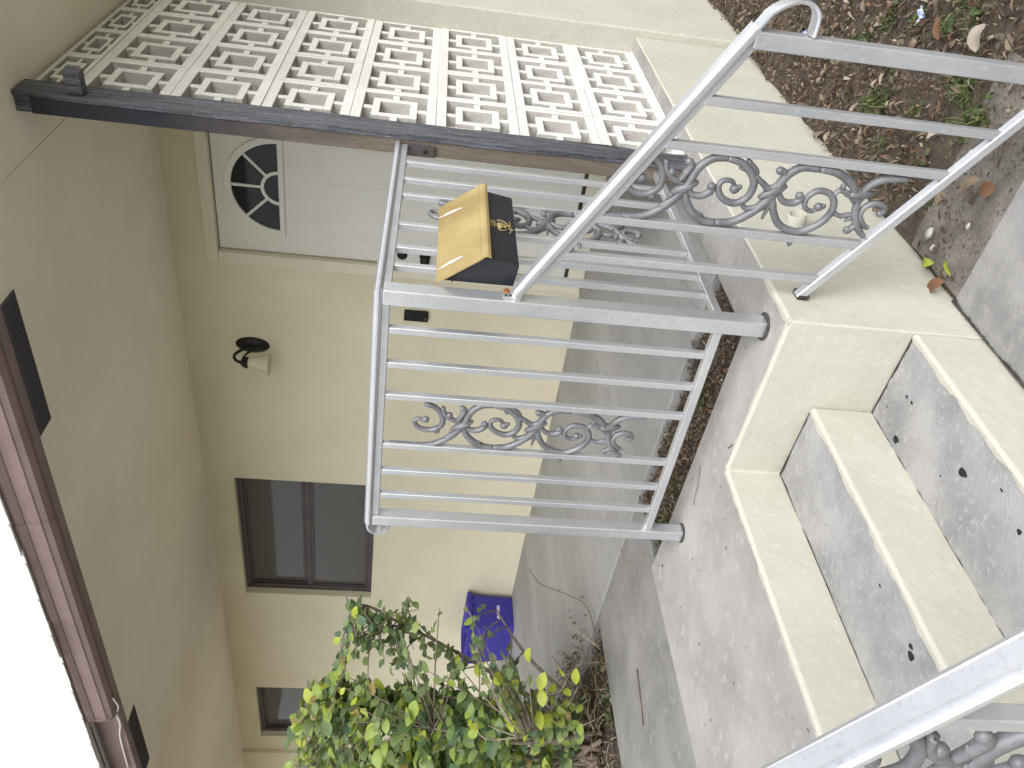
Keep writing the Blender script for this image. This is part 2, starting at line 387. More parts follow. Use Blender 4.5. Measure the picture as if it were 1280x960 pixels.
MB().box((-9.5, W - .035, -.35), (-7.302, W + .2, 2.5)).build('wall', 'stucco', house)
MB().box((-.299, W, -.75), (.036, 7.5, 2.5)).build('wall', 'cream', house, bevel=.008)
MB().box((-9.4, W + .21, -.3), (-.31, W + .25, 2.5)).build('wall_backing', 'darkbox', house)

# ceiling: two plastered sheets with an open joint
MB().box((-9.5, .652, ZC), (-.3015, W + .2, ZC + .09)).build('soffit', 'stucco_ceiling', house)
MB().box((-.2985, .652, ZC), (.85, 7.5, ZC + .09)).build('soffit', 'stucco_ceiling', house)
MB().box((-.33, .66, ZC + .02), (-.27, W, ZC + .088)).build('soffit_joint', 'grime', house)
# plaster roll where wall meets ceiling
prof = [(0, 0)]
MB().box((-9.5, .60, ZC - .006), (.9, .651, ZC + .13)).build('fascia', 'gutter', house, bevel=.004)
MB().box((.851, .60, ZC - .006), (.90, 7.6, ZC + .13)).build('fascia', 'gutter', house, bevel=.004)
for x0, x1 in ((-1.25, -.645), (-4.02, -3.41)):
    vm = MB().box((x0, .652, ZC - .004), (x1, .762, ZC + .01)).build('soffit_vent', 'vent', house)
    mb = MB()
    for k in range(7): mb.box((x0 + .01, .664 + k * .0138, ZC - .010), (x1 - .01, .669 + k * .0138, ZC - .003))
    mb.build('vent_slats', 'vent', vm)
# gutter
gp = [(.598, .0), (.578, -.003), (.556, .008), (.548, .030), (.543, .034), (.541, .066), (.546, .070), (.545, .090), (.540, .094), (.530, .112), (.530, .132), (.541, .132), (.545, .122), (.552, .10), (.55, .055), (.56, .025), (.578, .008), (.598, .01)]
def gutter(x0, x1):
    mb = MB(); n = len(gp)
    v = [(x0, y, ZC + z) for y, z in gp] + [(x1, y, ZC + z) for y, z in gp]
    f = [(i, (i + 1) % n, n + (i + 1) % n, n + i) for i in range(n)]
    mb.add(v, f, 0, False); return mb
gt = gutter(-3.17, .90).build('gutter', 'gutter', house)
o = MB().add([(-3.172, y, ZC + z) for y, z in [(.598, 0), (.575, -.002), (.548, .018), (.538, .055), (.54, .092), (.53, .132), (.598, .132)]] + [(-3.185, y, ZC + z) for y, z in [(.598, 0), (.575, -.002), (.548, .018), (.538, .055), (.54, .092), (.53, .132), (.598, .132)]],
             [tuple(range(7)), tuple(range(13, 6, -1))] + [(i, (i + 1) % 7, 7 + (i + 1) % 7, 7 + i) for i in range(7)]).build('end_cap', 'gutter', gt)
for xj in (-1.66, -.2):
    pj = [(y - .003 if y < .56 else y, z) for y, z in gp[:11]]
    n = len(pj)
    MB().add([(xj, y, ZC + z - .002) for y, z in pj] + [(xj + .03, y, ZC + z - .002) for y, z in pj] , [(i, i + 1, n + i + 1, n + i) for i in range(n - 1)]).build('joint_band', 'gutter', gt, fix=False)
# drip cable below the end of the gutter
cb = MB().tube(smooth_pts([(-3.03, .585, 2.372), (-3.12, .588, 2.36), (-3.2, .59, 2.382), (-3.3, .588, 2.378), (-3.45, .586, 2.40), (-3.8, .586, 2.41)]), .004, 6).build('loose_cable', 'whitetrim', house)
# roof tiles on the eave
MB().add([(-9.5, .56, ZC + .134), (.95, .56, ZC + .134), (.95, 7.5, ZC + 1.9), (-9.5, 7.5, ZC + 1.9)], [(0, 1, 2, 3)]).build('roof_deck', 'tile', house, fix=False)
SLP = 1.766 / 6.94
def tile_mesh():
    mb = MB(); n = 8; v = []
    for yy, zz in ((0, 0), (.42, .42 * SLP)):
        for r in (.100, .086):
            for k in range(n + 1):
                a = math.pi * k / n; v.append((r * math.cos(a), yy, zz + (.006 + r * .36 * math.sin(a) if r > .09 else .0)))
    N = n + 1; f = []
    for k in range(n):
        f += [(k, k + 1, 2 * N + k + 1, 2 * N + k), (N + k, 3 * N + k, 3 * N + k + 1, N + k + 1), (k, N + k, N + k + 1, k + 1)]
    mb.add(v, f)
    mb.box((.08, .004, .0), (.172, .42, .016))
    for i in range(8, 12): mb.v[-12 + i] = mb.v[-12 + i]
    return mb
tm = tile_mesh(); tm.v = [(x, y, z + (y * SLP if (abs(z) < .02 and y > .3) else 0)) for x, y, z in tm.v]
t0 = tm.build('roof_tile', 'tile', house, loc=(.80, .505, ZC + .128), fix=False)
random.seed(3)
for k in range(1, 41):
    c = cpy(t0, house, (.80 - k * .25, .505 + random.uniform(-.012, .012), ZC + .128 + random.uniform(-.004, .004)))

# door
def arcring(cx, cz, r0, r1, y0, y1, a0=0, a1=math.pi, n=28, mb=None):
    mb = mb or MB(); v = []
    for i in range(n + 1):
        a = a0 + (a1 - a0) * i / n
        for r in (r0, r1):
            for y in (y0, y1): v.append((cx + r * math.cos(a), y, cz + r * math.sin(a)))
    f = []
    for i in range(n):
        a = i * 4; f += [(a, a + 1, a + 5, a + 4), (a + 2, a + 6, a + 7, a + 3), (a, a + 4, a + 6, a + 2), (a + 1, a + 3, a + 7, a + 5)]
    f += [(0, 2, 3, 1), (4 * n, 4 * n + 1, 4 * n + 3, 4 * n + 2)]
    return mb.add(v, f)
dy = W + .022
door = MB().box((-1.440, dy, .094), (-.600, dy + .04, 2.119)).build('door', 'white', house, bevel=.003)
MB().box((-1.445, dy + .042, .086), (-.595, dy + .05, 2.123)).build('door_gap', 'grime', door)
CX, CZ = -1.030, 1.768
v = [(CX, dy - .002, CZ)] + [(CX + .262 * math.cos(math.pi * k / 32), dy - .002, CZ + .262 * math.sin(math.pi * k / 32)) for k in range(33)]
MB().add(v, [(0, k + 1, k + 2) for k in range(32)]).build('fanlight_glass', 'fanglass', door, fix=False)
arcring(CX, CZ, .258, .296, dy - .016, dy + .004).build('fanlight_moulding', 'white', door, bevel=.004)
arcring(CX, CZ, .082, .100, dy - .012, dy + .003).build('fanlight_moulding', 'white', door)
MB().box((CX - .298, dy - .0165, CZ - .026), (CX + .298, dy + .003, CZ + .004)).build('fanlight_moulding', 'white', door, bevel=.004)
for a in (45, 90, 135):
    T = Matrix.Translation((CX, 0, CZ)) @ Matrix.Rotation(-R(a), 4, 'Y')
    MB().box((.098, dy - .011, -.007), (.262, dy + .002, .007), T=T).build('glazing_bar', 'white', door)
def rectmould(x0, x1, z0, z1, y, wd=.016, pr=.0022):
    mb = MB()
    mb.box((x0, y - pr, z0), (x0 + wd, y + .002, z1)); mb.box((x1 - wd, y - pr, z0), (x1, y + .002, z1))
    mb.box((x0 + wd, y - pr, z0), (x1 - wd, y + .002, z0 + wd)); mb.box((x0 + wd, y - pr, z1 - wd), (x1 - wd, y + .002, z1))
    mb.box((x0 + .045, y - pr * .7, z0 + .045), (x1 - .045, y + .002, z1 - .045))
    return mb
for x0, x1 in ((-1.33, -1.06), (-.99, -.72)):
    for z0, z1 in ((.24, .66), (.80, 1.56)):
        rectmould(x0, x1, z0, z1, dy).build('door_panel', 'white', door, bevel=.002, seg=1)
for z in (1.08, .946):
    mb = MB(); T = Matrix.Rotation(R(90), 4, 'X')
    mb.lathe([(0, .0), (.032, 0), (.032, .008), (.014, .012), (.012, .035), (.026, .045), (.029, .058), (.022, .068), (0, .07)] if z < 1 else [(0, 0), (.03, 0), (.03, .012), (.022, .022), (0, .024)], (-1.375, dy, z), 16, T=T)
    mb.build('door_knob' if z < 1 else 'deadbolt', 'black', door)
mb = MB(); mb.box((-1.517, W - .016, .0), (-1.448, W + .02, 2.125)); mb.box((-.592, W - .016, 0), (-.525, W + .02, 2.125)); mb.box((-1.517, W - .016, 2.1265), (-.525, W + .02, 2.192))
mb.build('door_casing', 'cream_trim', house, bevel=.004)
MB().box((-1.446, W - .02, -.01), (-.594, W + .15, .082)).build('door_threshold', 'cream_trim', house, bevel=.004)
MB().box((-1.44, dy - .012, .0835), (-.60, dy - .001, .105)).build('door_sweep', 'grime', door)

# windows
def window(h, yb, rail):
    x0, x1, z0, z1 = h; wd = .05; y0, y1 = W + yb, W + yb + .05
    mb = MB(); mb.box((x0 + .001, y0, z0 + .001), (x0 + wd, y1, z1 - .001)); mb.box((x1 - wd, y0, z0 + .001), (x1 - .001, y1, z1 - .001))
    mb.box((x0 + wd, y0, z0 + .001), (x1 - wd, y1, z0 + wd * .8)); mb.box((x0 + wd, y0, z1 - wd * .8), (x1 - wd, y1, z1 - .001))
    o = mb.build('window', 'bronze', house, bevel=.003, seg=1)
    MB().box((x0 + wd, y0 + .008, rail - .022), (x1 - wd, y1 - .004, rail + .022)).build('meeting_rail', 'bronze', o, bevel=.003, seg=1)
    for a, b_, dy_ in ((z0 + wd * .8, rail - .022, .022), (rail + .022, z1 - wd * .8, .034)):
        MB().box((x0 + wd, y0 + dy_, a), (x1 - wd, y0 + dy_ + .006, b_)).build('pane', 'glass', o)
        s_ = MB(); q = .022
        s_.box((x0 + wd, y0 + dy_ - .010, a), (x0 + wd + q, y0 + dy_ - .001, b_)); s_.box((x1 - wd - q, y0 + dy_ - .010, a), (x1 - wd, y0 + dy_ - .001, b_))
        s_.box((x0 + wd + q, y0 + dy_ - .010, a), (x1 - wd - q, y0 + dy_ - .001, a + q)); s_.box((x0 + wd + q, y0 + dy_ - .010, b_ - q), (x1 - wd - q, y0 + dy_ - .001, b_))
        s_.build('sash', 'bronze', o)
    return o
window(WIN1, .055, 1.672)
window(WIN2, .055, 1.675)

# ------------------------------------------------------------------ breeze block wall
P = .3115; PZ = .3170; SX = -.077; D = .088
scr = thing('breeze_block_wall', 'pale openwork breeze block wall with square in square pattern behind the black post', 'block wall', (SX, W - 2 * P, 0))
def block_mesh():
    mb = MB(); a = P / 2 - .0018; az = PZ / 2 - .0018; t = .021; tz = .036; y0, y1 = -a, a
    def bar(y0, y1, z0, z1, x0=-D, x1=0): mb.box((x0, y0, z0), (x1, y1, z1))
    bar(-a, a, -az, -az + tz); bar(-a, a, az - tz, az); bar(-a, -a + t, -az + tz, az - tz); bar(a - t, a, -az + tz, az - tz)
    r = .085; q = .057
    bar(-r, r, -r, -q, -D + .004, -.003); bar(-r, r, q, r, -D + .004, -.003); bar(-r, -q, -q, q, -D + .004, -.003); bar(q, r, -q, q, -D + .004, -.003)
    s_ = .0135
    bar(-s_, s_, r, az - tz, -D + .006, -.006); bar(-s_, s_, -az + tz, -r, -D + .006, -.006)
    bar(-a + t, -r, -s_, s_, -D + .006, -.006); bar(r, a - t, -s_, s_, -D + .006, -.006)
    return mb
b0 = None
for k in range(8):
    for j in range(4):
        loc = (SX, W - P * (j + .5), PZ * (k + .5) + .006)
        if b0 is None:
            b0 = block_mesh().build('breeze_block', ['block', 'block_inner'], scr, loc=loc, bevel=.0018, seg=1)
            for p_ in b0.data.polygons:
                if abs(p_.normal.x) < .5 or p_.normal.x < 0: p_.material_index = 1        # all but the front faces take the darker grey
        else:
            r = random.uniform
            c = cpy(b0, scr, (loc[0] + r(-.0025, .0025), loc[1] + r(-.0015, .0015), loc[2] + r(-.001, .001)))
            if k == 7: c.scale = (1, 1, .42); c.location.z = PZ * 7 + .006 + .5 * PZ * .42 + .002
mb = MB()
for j in range(0, 5): 
    y = W - P * j; mb.box((SX - D + .01, y - .003 - (0 if j else -.002), .005), (SX - .003, y + (.003 if j else -.001), ZC - .002))
for k in range(0, 8):
    for j in range(4):
        mb.box((SX - D + .012, W - P * (j + 1) + .003, PZ * k + .002), (SX - .0035, W - P * j - .003, PZ * k + .010))
mb.build('mortar_joints', 'mortar', scr)
MB().box((SX - D + .002, W - P * 4, .0045), (SX + .010, W - .002, .0085)).build('mortar_bed', 'mortar', scr)

# ------------------------------------------------------------------ wooden post at the end of the block wall
post = thing('porch_post', 'weathered brown wooden post with peeling black board at the end of the breeze block wall', 'post', (-.10, 1.13, 0))
mb = MB(); nz_ = 46; v = []; f = []
random.seed(5)
for i in range(nz_ + 1):
    z = .006 + (2.372 - .006) * i / nz_; rot = max(0, .28 - z) / .28
    for (x, y) in ((-.076, 1.076), (-.058, 1.076), (-.058, 1.186), (-.076, 1.186)):
        jx = .0025 * fbm(z * 9, y * 30, 1); jy = .0035 * fbm(z * 13, x * 60, 2)
        if x > -.07 and rot > 0: jx += -.005 * rot * abs(fbm(z * 30, y * 40, 5)) * 2
        v.append((x + jx, y + jy + (.0 if y < 1.1 else -.006 * rot * abs(fbm(z * 22, 1, 3)) * 2), z))
f = [(4 * i + k, 4 * i + (k + 1) % 4, 4 * i + 4 + (k + 1) % 4, 4 * i + 4 + k) for i in range(nz_) for k in range(4)] + [(0, 1, 2, 3), (4 * nz_, 4 * nz_ + 1, 4 * nz_ + 2, 4 * nz_ + 3)]
MB().add(v, f).build('trim_board', 'blackwood', post)
MB().box((-.136, 1.082, .004), (-.077, 1.182, 2.325)).build('post_core', 'post', post, bevel=.004)
MB().box((-.134, 1.09, 2.3255), (-.077, 1.18, ZC)).build('post_top', 'blackwood', post)
MB().box((-.056, 1.095, 2.150), (.022, 1.137, 2.205)).build('wood_block', 'blackwood', post, bevel=.003)
brk = MB().box((-.134, 1.070, .955), (-.092, 1.081, 1.055)).build('metal_bracket', 'bronze', post, bevel=.002)
MB().lathe([(0, 0), (.008, 0), (.007, .004), (0, .005)], (-.112, 1.070, .99), 10, T=Matrix.Rotation(R(90), 4, 'X')).build('bolt', 'black', brk)

# ------------------------------------------------------------------ railings
CURVES=[
([(-0.095, 0.133), (-0.087, 0.083), (-0.057, 0.038), (-0.021, 0.011), (0.011, -0.006), (0.053, -0.019), (0.082, -0.049), (0.088, -0.085)],0.0065,0.0075),
([(0.088, -0.085), (0.079, -0.123), (0.052, -0.158), (0.02, -0.172), (-0.013, -0.163), (-0.028, -0.135), (-0.016, -0.101), (0.007, -0.085), (0.027, -0.089), (0.03, -0.113), (0.011, -0.127)],0.0075,0.0043),
([(0.003, 0.002), (-0.036, -0.014), (-0.068, -0.041), (-0.084, -0.073), (-0.086, -0.103)],0.0065,0.0075),
([(-0.086, -0.103), (-0.079, -0.148), (-0.052, -0.186), (-0.017, -0.214), (0.02, -0.231), (0.059, -0.247), (0.084, -0.277), (0.086, -0.323)],0.0075,0.0075),
([(0.086, -0.323), (0.081, -0.373), (0.055, -0.421), (0.017, -0.45), (0.007, -0.456)],0.0075,0.0065),
([(0.009, -0.225), (-0.031, -0.241), (-0.071, -0.271), (-0.089, -0.322), (-0.076, -0.358), (-0.047, -0.388), (-0.01, -0.397), (0.023, -0.377), (0.029, -0.341), (0.009, -0.32), (-0.017, -0.322), (-0.027, -0.346), (-0.013, -0.357)],0.0075,0.0043),
([(0.001, -0.008), (-0.016, -0.023), (-0.017, -0.049), (-0.002, -0.068), (0.011, -0.067)],0.0054,0.0065),
([(0.017, -0.237), (-0.008, -0.261), (-0.01, -0.289), (0.002, -0.304), (0.013, -0.297)],0.0054,0.0065),
([(-0.02, -0.152), (-0.038, -0.171), (-0.03, -0.199), (-0.002, -0.219)],0.0043,0.0054),
([(0.05, -0.168), (0.035, -0.19), (0.021, -0.214), (0.034, -0.236), (0.055, -0.245), (0.068, -0.237), (0.07, -0.225)],0.0054,0.0065),
([(0.066, 0.064), (0.041, 0.057), (0.02, 0.035), (0.007, 0.003)],0.0054,0.0054),
([(0.015, 0.018), (0.043, 0.004), (0.06, -0.001), (0.068, 0.009)],0.0054,0.0065),
([(0.014, -0.457), (0.046, -0.462), (0.073, -0.487), (0.082, -0.523), (0.084, -0.557)],0.0075,0.0054),
([(0.017, -0.452), (-0.028, -0.463), (-0.062, -0.486), (-0.083, -0.511)],0.0075,0.0054),
([(-0.056, -0.503), (-0.027, -0.476), (0.001, -0.481), (0.012, -0.504), (0.005, -0.53), (-0.013, -0.532)],0.0054,0.0054),
([(-0.034, -0.471), (-0.026, -0.448), (-0.032, -0.427), (-0.027, -0.407)],0.0043,0.0043),
([(0.023, -0.384), (0.037, -0.398), (0.028, -0.425), (0.009, -0.447)],0.0043,0.0054),
([(-0.041, -0.475), (-0.06, -0.47), (-0.069, -0.459)],0.0043,0.0065),
([(0.076, 0.119), (0.063, 0.087), (0.033, 0.065), (-0.004, 0.063), (-0.027, 0.088), (-0.026, 0.123), (-0.006, 0.144), (0.013, 0.14), (0.014, 0.114)],0.0065,0.0043),
([(-0.029, 0.081), (-0.035, 0.073)],0.0054,0.0065),
([(-0.095, 0.133), (-0.096, 0.178), (-0.093, 0.218)],0.0065,0.0054),
([(-0.01, 0.005), (-0.055, -0.031), (-0.072, -0.066)],0.0043,0.0043),
([(-0.004, 0.006), (-0.033, 0.024), (-0.058, 0.05)],0.0043,0.0043),
([(0.007, -0.236), (-0.023, -0.223), (-0.043, -0.203)],0.0043,0.0043),
([(0.005, -0.221), (-0.026, -0.228), (-0.062, -0.223)],0.0043,0.0032),
([(0.089, -0.136), (0.063, -0.167), (0.043, -0.171)],0.0043,0.0032),
]
BALLS= [(0.01, -0.127, 0.0115), (0.01, -0.067, 0.0099), (0.011, -0.298, 0.0099), (0.07, -0.225, 0.0099), (0.067, 0.007, 0.0092), (-0.014, -0.358, 0.0107), (-0.069, -0.459, 0.0099), (-0.014, -0.526, 0.0092), (0.013, 0.113, 0.0107), (-0.031, 0.077, 0.0092), (-0.095, 0.133, 0.0092), (-0.087, -0.1, 0.0092), (-0.089, -0.323, 0.0092), (0.086, -0.086, 0.0077), (0.085, -0.323, 0.0077), (-0.022, -0.159, 0.0069), (0.036, 0.043, 0.0099), (-0.027, -0.407, 0.0069), (0.016, -0.137, 0.0069), (-0.011, -0.37, 0.0069), (-0.056, -0.509, 0.0061)]

def scroll_mesh():
    mb = MB()
    for pts, r0, r1 in CURVES:
        q = smooth_pts([(a, 0, z) for a, z in pts], 5); n = len(q)
        rad = [(r0 + (r1 - r0) * i / (n - 1)) * (1 if n < 3 else 1.62 * (.78 + .22 * math.sin(math.pi * min(1, max(0, i / (n - 1)))))) for i in range(n)]
        mb.tube(q, rad, 7, flat=(0, 1, 0))
        # a raised rib along the front of each stem
        mb.tube([(p.x, -.0045, p.z) for p in q], [x * .45 for x in rad], 5, flat=(0, 1, 0))
        mb.tube([(p.x, .0045, p.z) for p in q], [x * .45 for x in rad], 5, flat=(0, 1, 0))
    for a, z, r in BALLS: mb.sphere((a, 0, z), r * 1.12, seg=9, rings=6, sc=(1, .85, 1))
    for a, z, an in ((.0, .0, -58), (.014, -.226, -58), (.032, -.452, -80)):
        d = Vector((math.cos(R(an)), 0, math.sin(R(an)))); q = Vector((a, 0, z)); mb.tube([q - d * .038, q - d * .015, q + d * .012, q + d * .036], [.005, .0125, .0135, .005], 8)
    # pointed leaf barbs
    for a, z, an, l in ((-.012, .022, 150, .034), (.020, .005, 20, .03), (.062, -.128, -15, .026), (-.045, -.02, 215, .03), (.012, -.212, 40, .03), (-.012, -.235, 215, .03), (.04, -.40, 0, .022), (-.118, -.32, 180, .016), (.028, -.455, 40, .03), (-.03, -.455, 140, .022)): d = Vector((math.cos(R(an)), 0, math.sin(R(an)))); q = Vector((a, 0, z)); mb.tube([q, q + d * l * .5, q + d * l], [.0085, .0065, .0008], 6)
    return mb
SCROLL = scroll_mesh()
def dome(w_, h_, base, n=9):
    return [(-w_, base), (-w_, 0)] + [(-w_ * .94 * math.cos(math.pi * k / n), .001 + h_ * math.sin(math.pi * k / n) ** .8) for k in range(n + 1)] + [(w_, 0), (w_, base)]
CAPP = dome(.0215, .0115, -.005) + [(.0165, -.0075), (.0125, -.0055), (.0105, -.012), (-.0105, -.012), (-.0125, -.0055), (-.0165, -.0075)]
THIN = dome(.0215, .0055, -.0025) + [(.012, -.0035), (-.012, -.0035)]
def rect(w_, h): return [(-w_ / 2, -h / 2), (-w_ / 2, h / 2), (w_ / 2, h / 2), (w_ / 2, -h / 2)]
MX, MY, H, LX = -.104, .1216, 1.094, -.985
railing = thing('landing_railing', 'silver metal railing with scroll panel turning the corner at the square post', 'railing', (MX, MY, 0))
def sqpost(x, y, z0, z1, w_, par, name='post', m_='alu'):
    return MB().box((x - w_ / 2, y - w_ / 2, z0), (x + w_ / 2, y + w_ / 2, z1)).build(name, m_, par, bevel=.003)
def mb_prism_tube(name, a, b_, w_, h, par, m_, side, mi=(0, 0)):
    return MB().sweep([a, b_], side, rect(w_, h), m0=mi[0], m1=mi[1]).build(name, m_, par, bevel=.002, seg=1)
p1 = sqpost(MX, MY, .004, H - .022, .047, railing, 'corner_post')
p2 = sqpost(LX, MY - .01, .004, H - .022, .042, railing, 'end_post')
def escutcheon(x, y, z, r, par):
    o = MB().lathe([(r, 0), (r * 1.02, .002), (r * .9, .0035), (0, .0035)], (x, y, z), 20).build('base_shadow_ring', 'grime', par)  # dark disc puts in the shadow of the sleeve hole round the post
escutcheon(MX, MY, .0035, .040, p1); escutcheon(LX, MY - .01, .0035, .034, p2)
# panel A runs along x, panel B along y
YA = lambda x: MY - .010 * (MX - x) / (MX - LX)
capA = [(MX, MY, H - .0075), (LX - .02, YA(LX), H - .0075)]
CUR = [(0, 0), (-.024, -.001), (-.042, -.010), (-.051, -.029), (-.047, -.050), (-.032, -.064), (-.014, -.069), (.0, -.069)]
MB().sweep(capA, (0, 1, 0), CAPP, m0=1).build('top_rail', 'alu', railing)
MB().sweep(smooth_pts([(LX - .015 + a, YA(LX), H - .0065 + z) for a, z in CUR], 4), (0, 1, 0), THIN).build('rail_end_curl', 'alu', railing)
MB().sweep([(MX, MY, H - .0075), (MX, 1.076, H - .0075)], (1, 0, 0), CAPP, m0=-1).build('top_rail', 'alu', railing)
mb_prism_tube('upper_channel', (MX - .024, MY, H - .031), (LX + .022, YA(LX), H - .031), .022, .022, railing, 'alu_bar', (0, 1, 0))
mb_prism_tube('upper_channel', (MX, MY + .024, H - .031), (MX, 1.075, H - .031), .022, .022, railing, 'alu_bar', (1, 0, 0))
ZL = .132
mb_prism_tube('bottom_rail', (MX - .024, MY, ZL), (LX + .022, YA(LX), ZL), .025, .025, railing, 'alu', (0, 1, 0))
mb_prism_tube('bottom_rail', (MX, MY + .024, ZL), (MX, 1.075, ZL), .025, .025, railing, 'alu', (1, 0, 0))
bars0 = MB().box((-.0100, -.0100, ZL + .0130), (.0100, .0100, H - .0425))
bar = None
for x in (-.2185, -.338, -.455, -.652, -.765, -.873):
    if bar is None: bar = bars0.build('baluster', 'alu', railing, bevel=.0015, seg=1, loc=(x, YA(x), 0))
    else: cpy(bar, railing, (x, YA(x), 0))
for y in (.94, .81, .695, .50, .362, .262): cpy(bar, railing, (MX, y, 0))
sc0 = SCROLL.build('scroll_panel', 'cast', railing, loc=(-.5535, MY - .005, .815))
sc1 = cpy(sc0, railing, (MX, .5975, .815), (0, 0, R(90)))

# stair handrails
def handrail(yy, first, label, src=None):
    x0 = MX if first else MX
    t = thing('stair_handrail', label, 'handrail', (.3, yy, G))
    zt = lambda x: .682 - .579 * (x + .004)
    straight = [(MX + (.024), yy, .7155), (MX + .045, yy, .7125), (-.035, yy, .6985), (-.012, yy, zt(-.012)), (.676, yy, zt(.676))]
    MB().sweep(smooth_pts(straight[:4], 3) + [Vector(straight[4])], (0, 1, 0), [(a * 1.03, b_ * 1.25) for a, b_ in CAPP]).build('top_rail', 'alu', t)
    e = [(.672, yy, zt(.672)), (.690, yy, zt(.690)), (.712, yy, zt(.712) - .001), (.731, yy, .240), (.741, yy, .215), (.739, yy, .190), (.726, yy, .171), (.705, yy, .163), (.673, yy, .162)]
    MB().sweep(smooth_pts(e, 4), (0, 1, 0), [(a * 1.02, b_ * 1.15) for a, b_ in THIN]).build('rail_end_curl', 'alu', t)
    mb_prism_tube('upper_channel', (.0, yy, zt(.0) - .024), (.645, yy, zt(.645) - .024), .020, .020, t, 'alu_bar', (0, 1, 0))
    zb = lambda x: -.052 - .664 * (x + .004)
    br = mb_prism_tube('bottom_rail', (.004, yy, zb(.004)), (.632, yy, zb(.632)), .025, .024, t, 'alu', (0, 1, 0))
    MB().box((.001, yy - .014, -.085), (.016, yy + .026, -.052)).build('wall_bracket', 'grime', br, bevel=.002, seg=1)
    MB().box((.633, yy - .020, G), (.671, yy + .020, zt(.652) - .012)).build('end_post', 'alu_bar', t, bevel=.003)
    for x in (.065, .180, .392, .506):
        a, c = zb(x) + .012, zt(x) - .030
        q = .0105; mb = MB()
        v = [(x - q, yy - q, a + q * .664), (x + q, yy - q, a - q * .664), (x + q, yy + q, a - q * .664), (x - q, yy + q, a + q * .664),
             (x - q, yy - q, c + q * .579), (x + q, yy - q, c - q * .579), (x + q, yy + q, c - q * .579), (x - q, yy + q, c + q * .579)]
        mb.add(v, [(0,3,2,1),(4,5,6,7),(0,1,5,4),(1,2,6,5),(2,3,7,6),(3,0,4,7)]).build('baluster', 'alu_bar', t, bevel=.0015, seg=1)
    c = cpy(sc0, t, (.286, yy, .345)); c.matrix_parent_inverse = Matrix.Translation(-t.location)
    return t
h1 = handrail(MY, True, 'silver stair handrail with grey scrollwork, sloping down from the corner post')
h2 = handrail(-1.322, False, 'near silver stair handrail crossing the lower corner of the photo')
sqpost(MX, -1.322, .004, .73, .047, h2, 'top_post')
br = MB().box((MX + .0245, MY - .012, .724), (MX + .030, MY + .012, .752)).build('screw_plate', 'alu', p1)
for z in (.745, .733): MB().sphere((MX + .031, MY - .004, z), .0035, seg=8, rings=5).build('screw', 'black', br)
MB().sphere((MX + .028, MY + .018, .742), .010, seg=10, rings=6, sc=(.8, 1.2, 1)).build('rusty_bolt', 'rust', p1)

# ------------------------------------------------------------------ mailbox hung on the railing
mx_ = thing('mailbox', 'black mailbox with gold sloping lid hung on the railing beside the corner post', 'mailbox', (-.08, .37, .72))
Y0, Y1 = .170, .572
bp = [(-.078, .722), (-.078, .922), (.004, .805), (-.012, .714)]
v = [(x, Y0, z) for x, z in bp] + [(x, Y1, z) for x, z in bp]
MB().add(v, [(0,1,2,3),(7,6,5,4),(0,4,5,1),(1,5,6,2),(2,6,7,3),(3,7,4,0)]).build('body', 'boxblack', mx_, bevel=.003)
lp = [(-.085, .9335), (-.079, .9335), (-.040, .884), (.006, .8235), (.013, .817), (.018, .810), (.019, .802), (.016, .794)]
lq = [(x - .0018 if i < 4 else x - .003, z - .0028 if i < 5 else z) for i, (x, z) in enumerate(lp)]
n = len(lp); ring = lp + lq[::-1]
v = [(x, .155, z) for x, z in ring] + [(x, .588, z) for x, z in ring]; N = len(ring)
lid = MB().add(v, [tuple(range(N)), tuple(range(2 * N - 1, N - 1, -1))] + [(i, (i + 1) % N, N + (i + 1) % N, N + i) for i in range(N)]).build('lid', 'gold', mx_)
for p in lid.data.polygons: p.use_smooth = False
def mark(y0, y1, s0, s1, sd):
    random.seed(sd); n = 16; v = []
    A = Vector((-.079, 0, .9335)); B = Vector((.006, 0, .8235)); nn = Vector((.11, 0, .085)).normalized() * .0016
    for i in range(n + 1):
        t = i / n; s_ = s0 + (s1 - s0) * t; y = y0 + (y1 - y0) * t; wd = .010 * (1.25 - abs(t - .55) * 1.9) + random.uniform(0, .004)
        q = A.lerp(B, s_) + nn
        v += [(q.x, y + wd, q.z), (q.x, y - wd * .2 + random.uniform(-.001, .001), q.z)]
    MB().add(v, [(2 * i, 2 * i + 1, 2 * i + 3, 2 * i + 2) for i in range(n)]).build('peeled_strip', 'tape', lid, fix=False)
mark(.515, .500, .02, .62, 1); mark(.215, .215, .05, .62, 2)
for yh in (.24, .50):
    MB().box((-.1175, yh - .012, .885), (-.0785, yh + .012, .889)).build('hanger', 'boxblack', mx_)
# crown and plume emblem on the front face
emb = MB(); fo = Vector((.004, 0, .805)); fb = Vector((-.012, 0, .714)); fn = Vector((.99, 0, -.17))
def fp(a, h_): q = fo.lerp(fb, 1 - h_) + Vector((.0022, 0, 0)); return (q.x, .372 + a, q.z)
def blob(pts, r): emb.tube([fp(*q) for q in pts], r, 6)
emb.sphere(fp(0, .50), .013, sc=(.25, 1.5, .9)); emb.sphere(fp(0, .36), .010, sc=(.25, 1.2, .8))
blob([(-.024, .60), (-.03, .45), (-.018, .28), (0, .2)], .0016); blob([(.024, .60), (.03, .45), (.018, .28), (0, .2)], .0016)
blob([(-.02, .70), (0, .66), (.02, .70)], .0016)
for a in (-.018, -.009, 0, .009, .018): blob([(a * .7, .68), (a, .86)], .0012); emb.sphere(fp(a, .88), .0022)
for s_ in (-1, 1): blob([(s_ * .005, .22), (s_ * .02, .16), (s_ * .034, .2)], .0018); blob([(s_ * .004, .18), (s_ * .014, .08)], .0014)
emb.build('emblem', 'goldtrim', mx_)

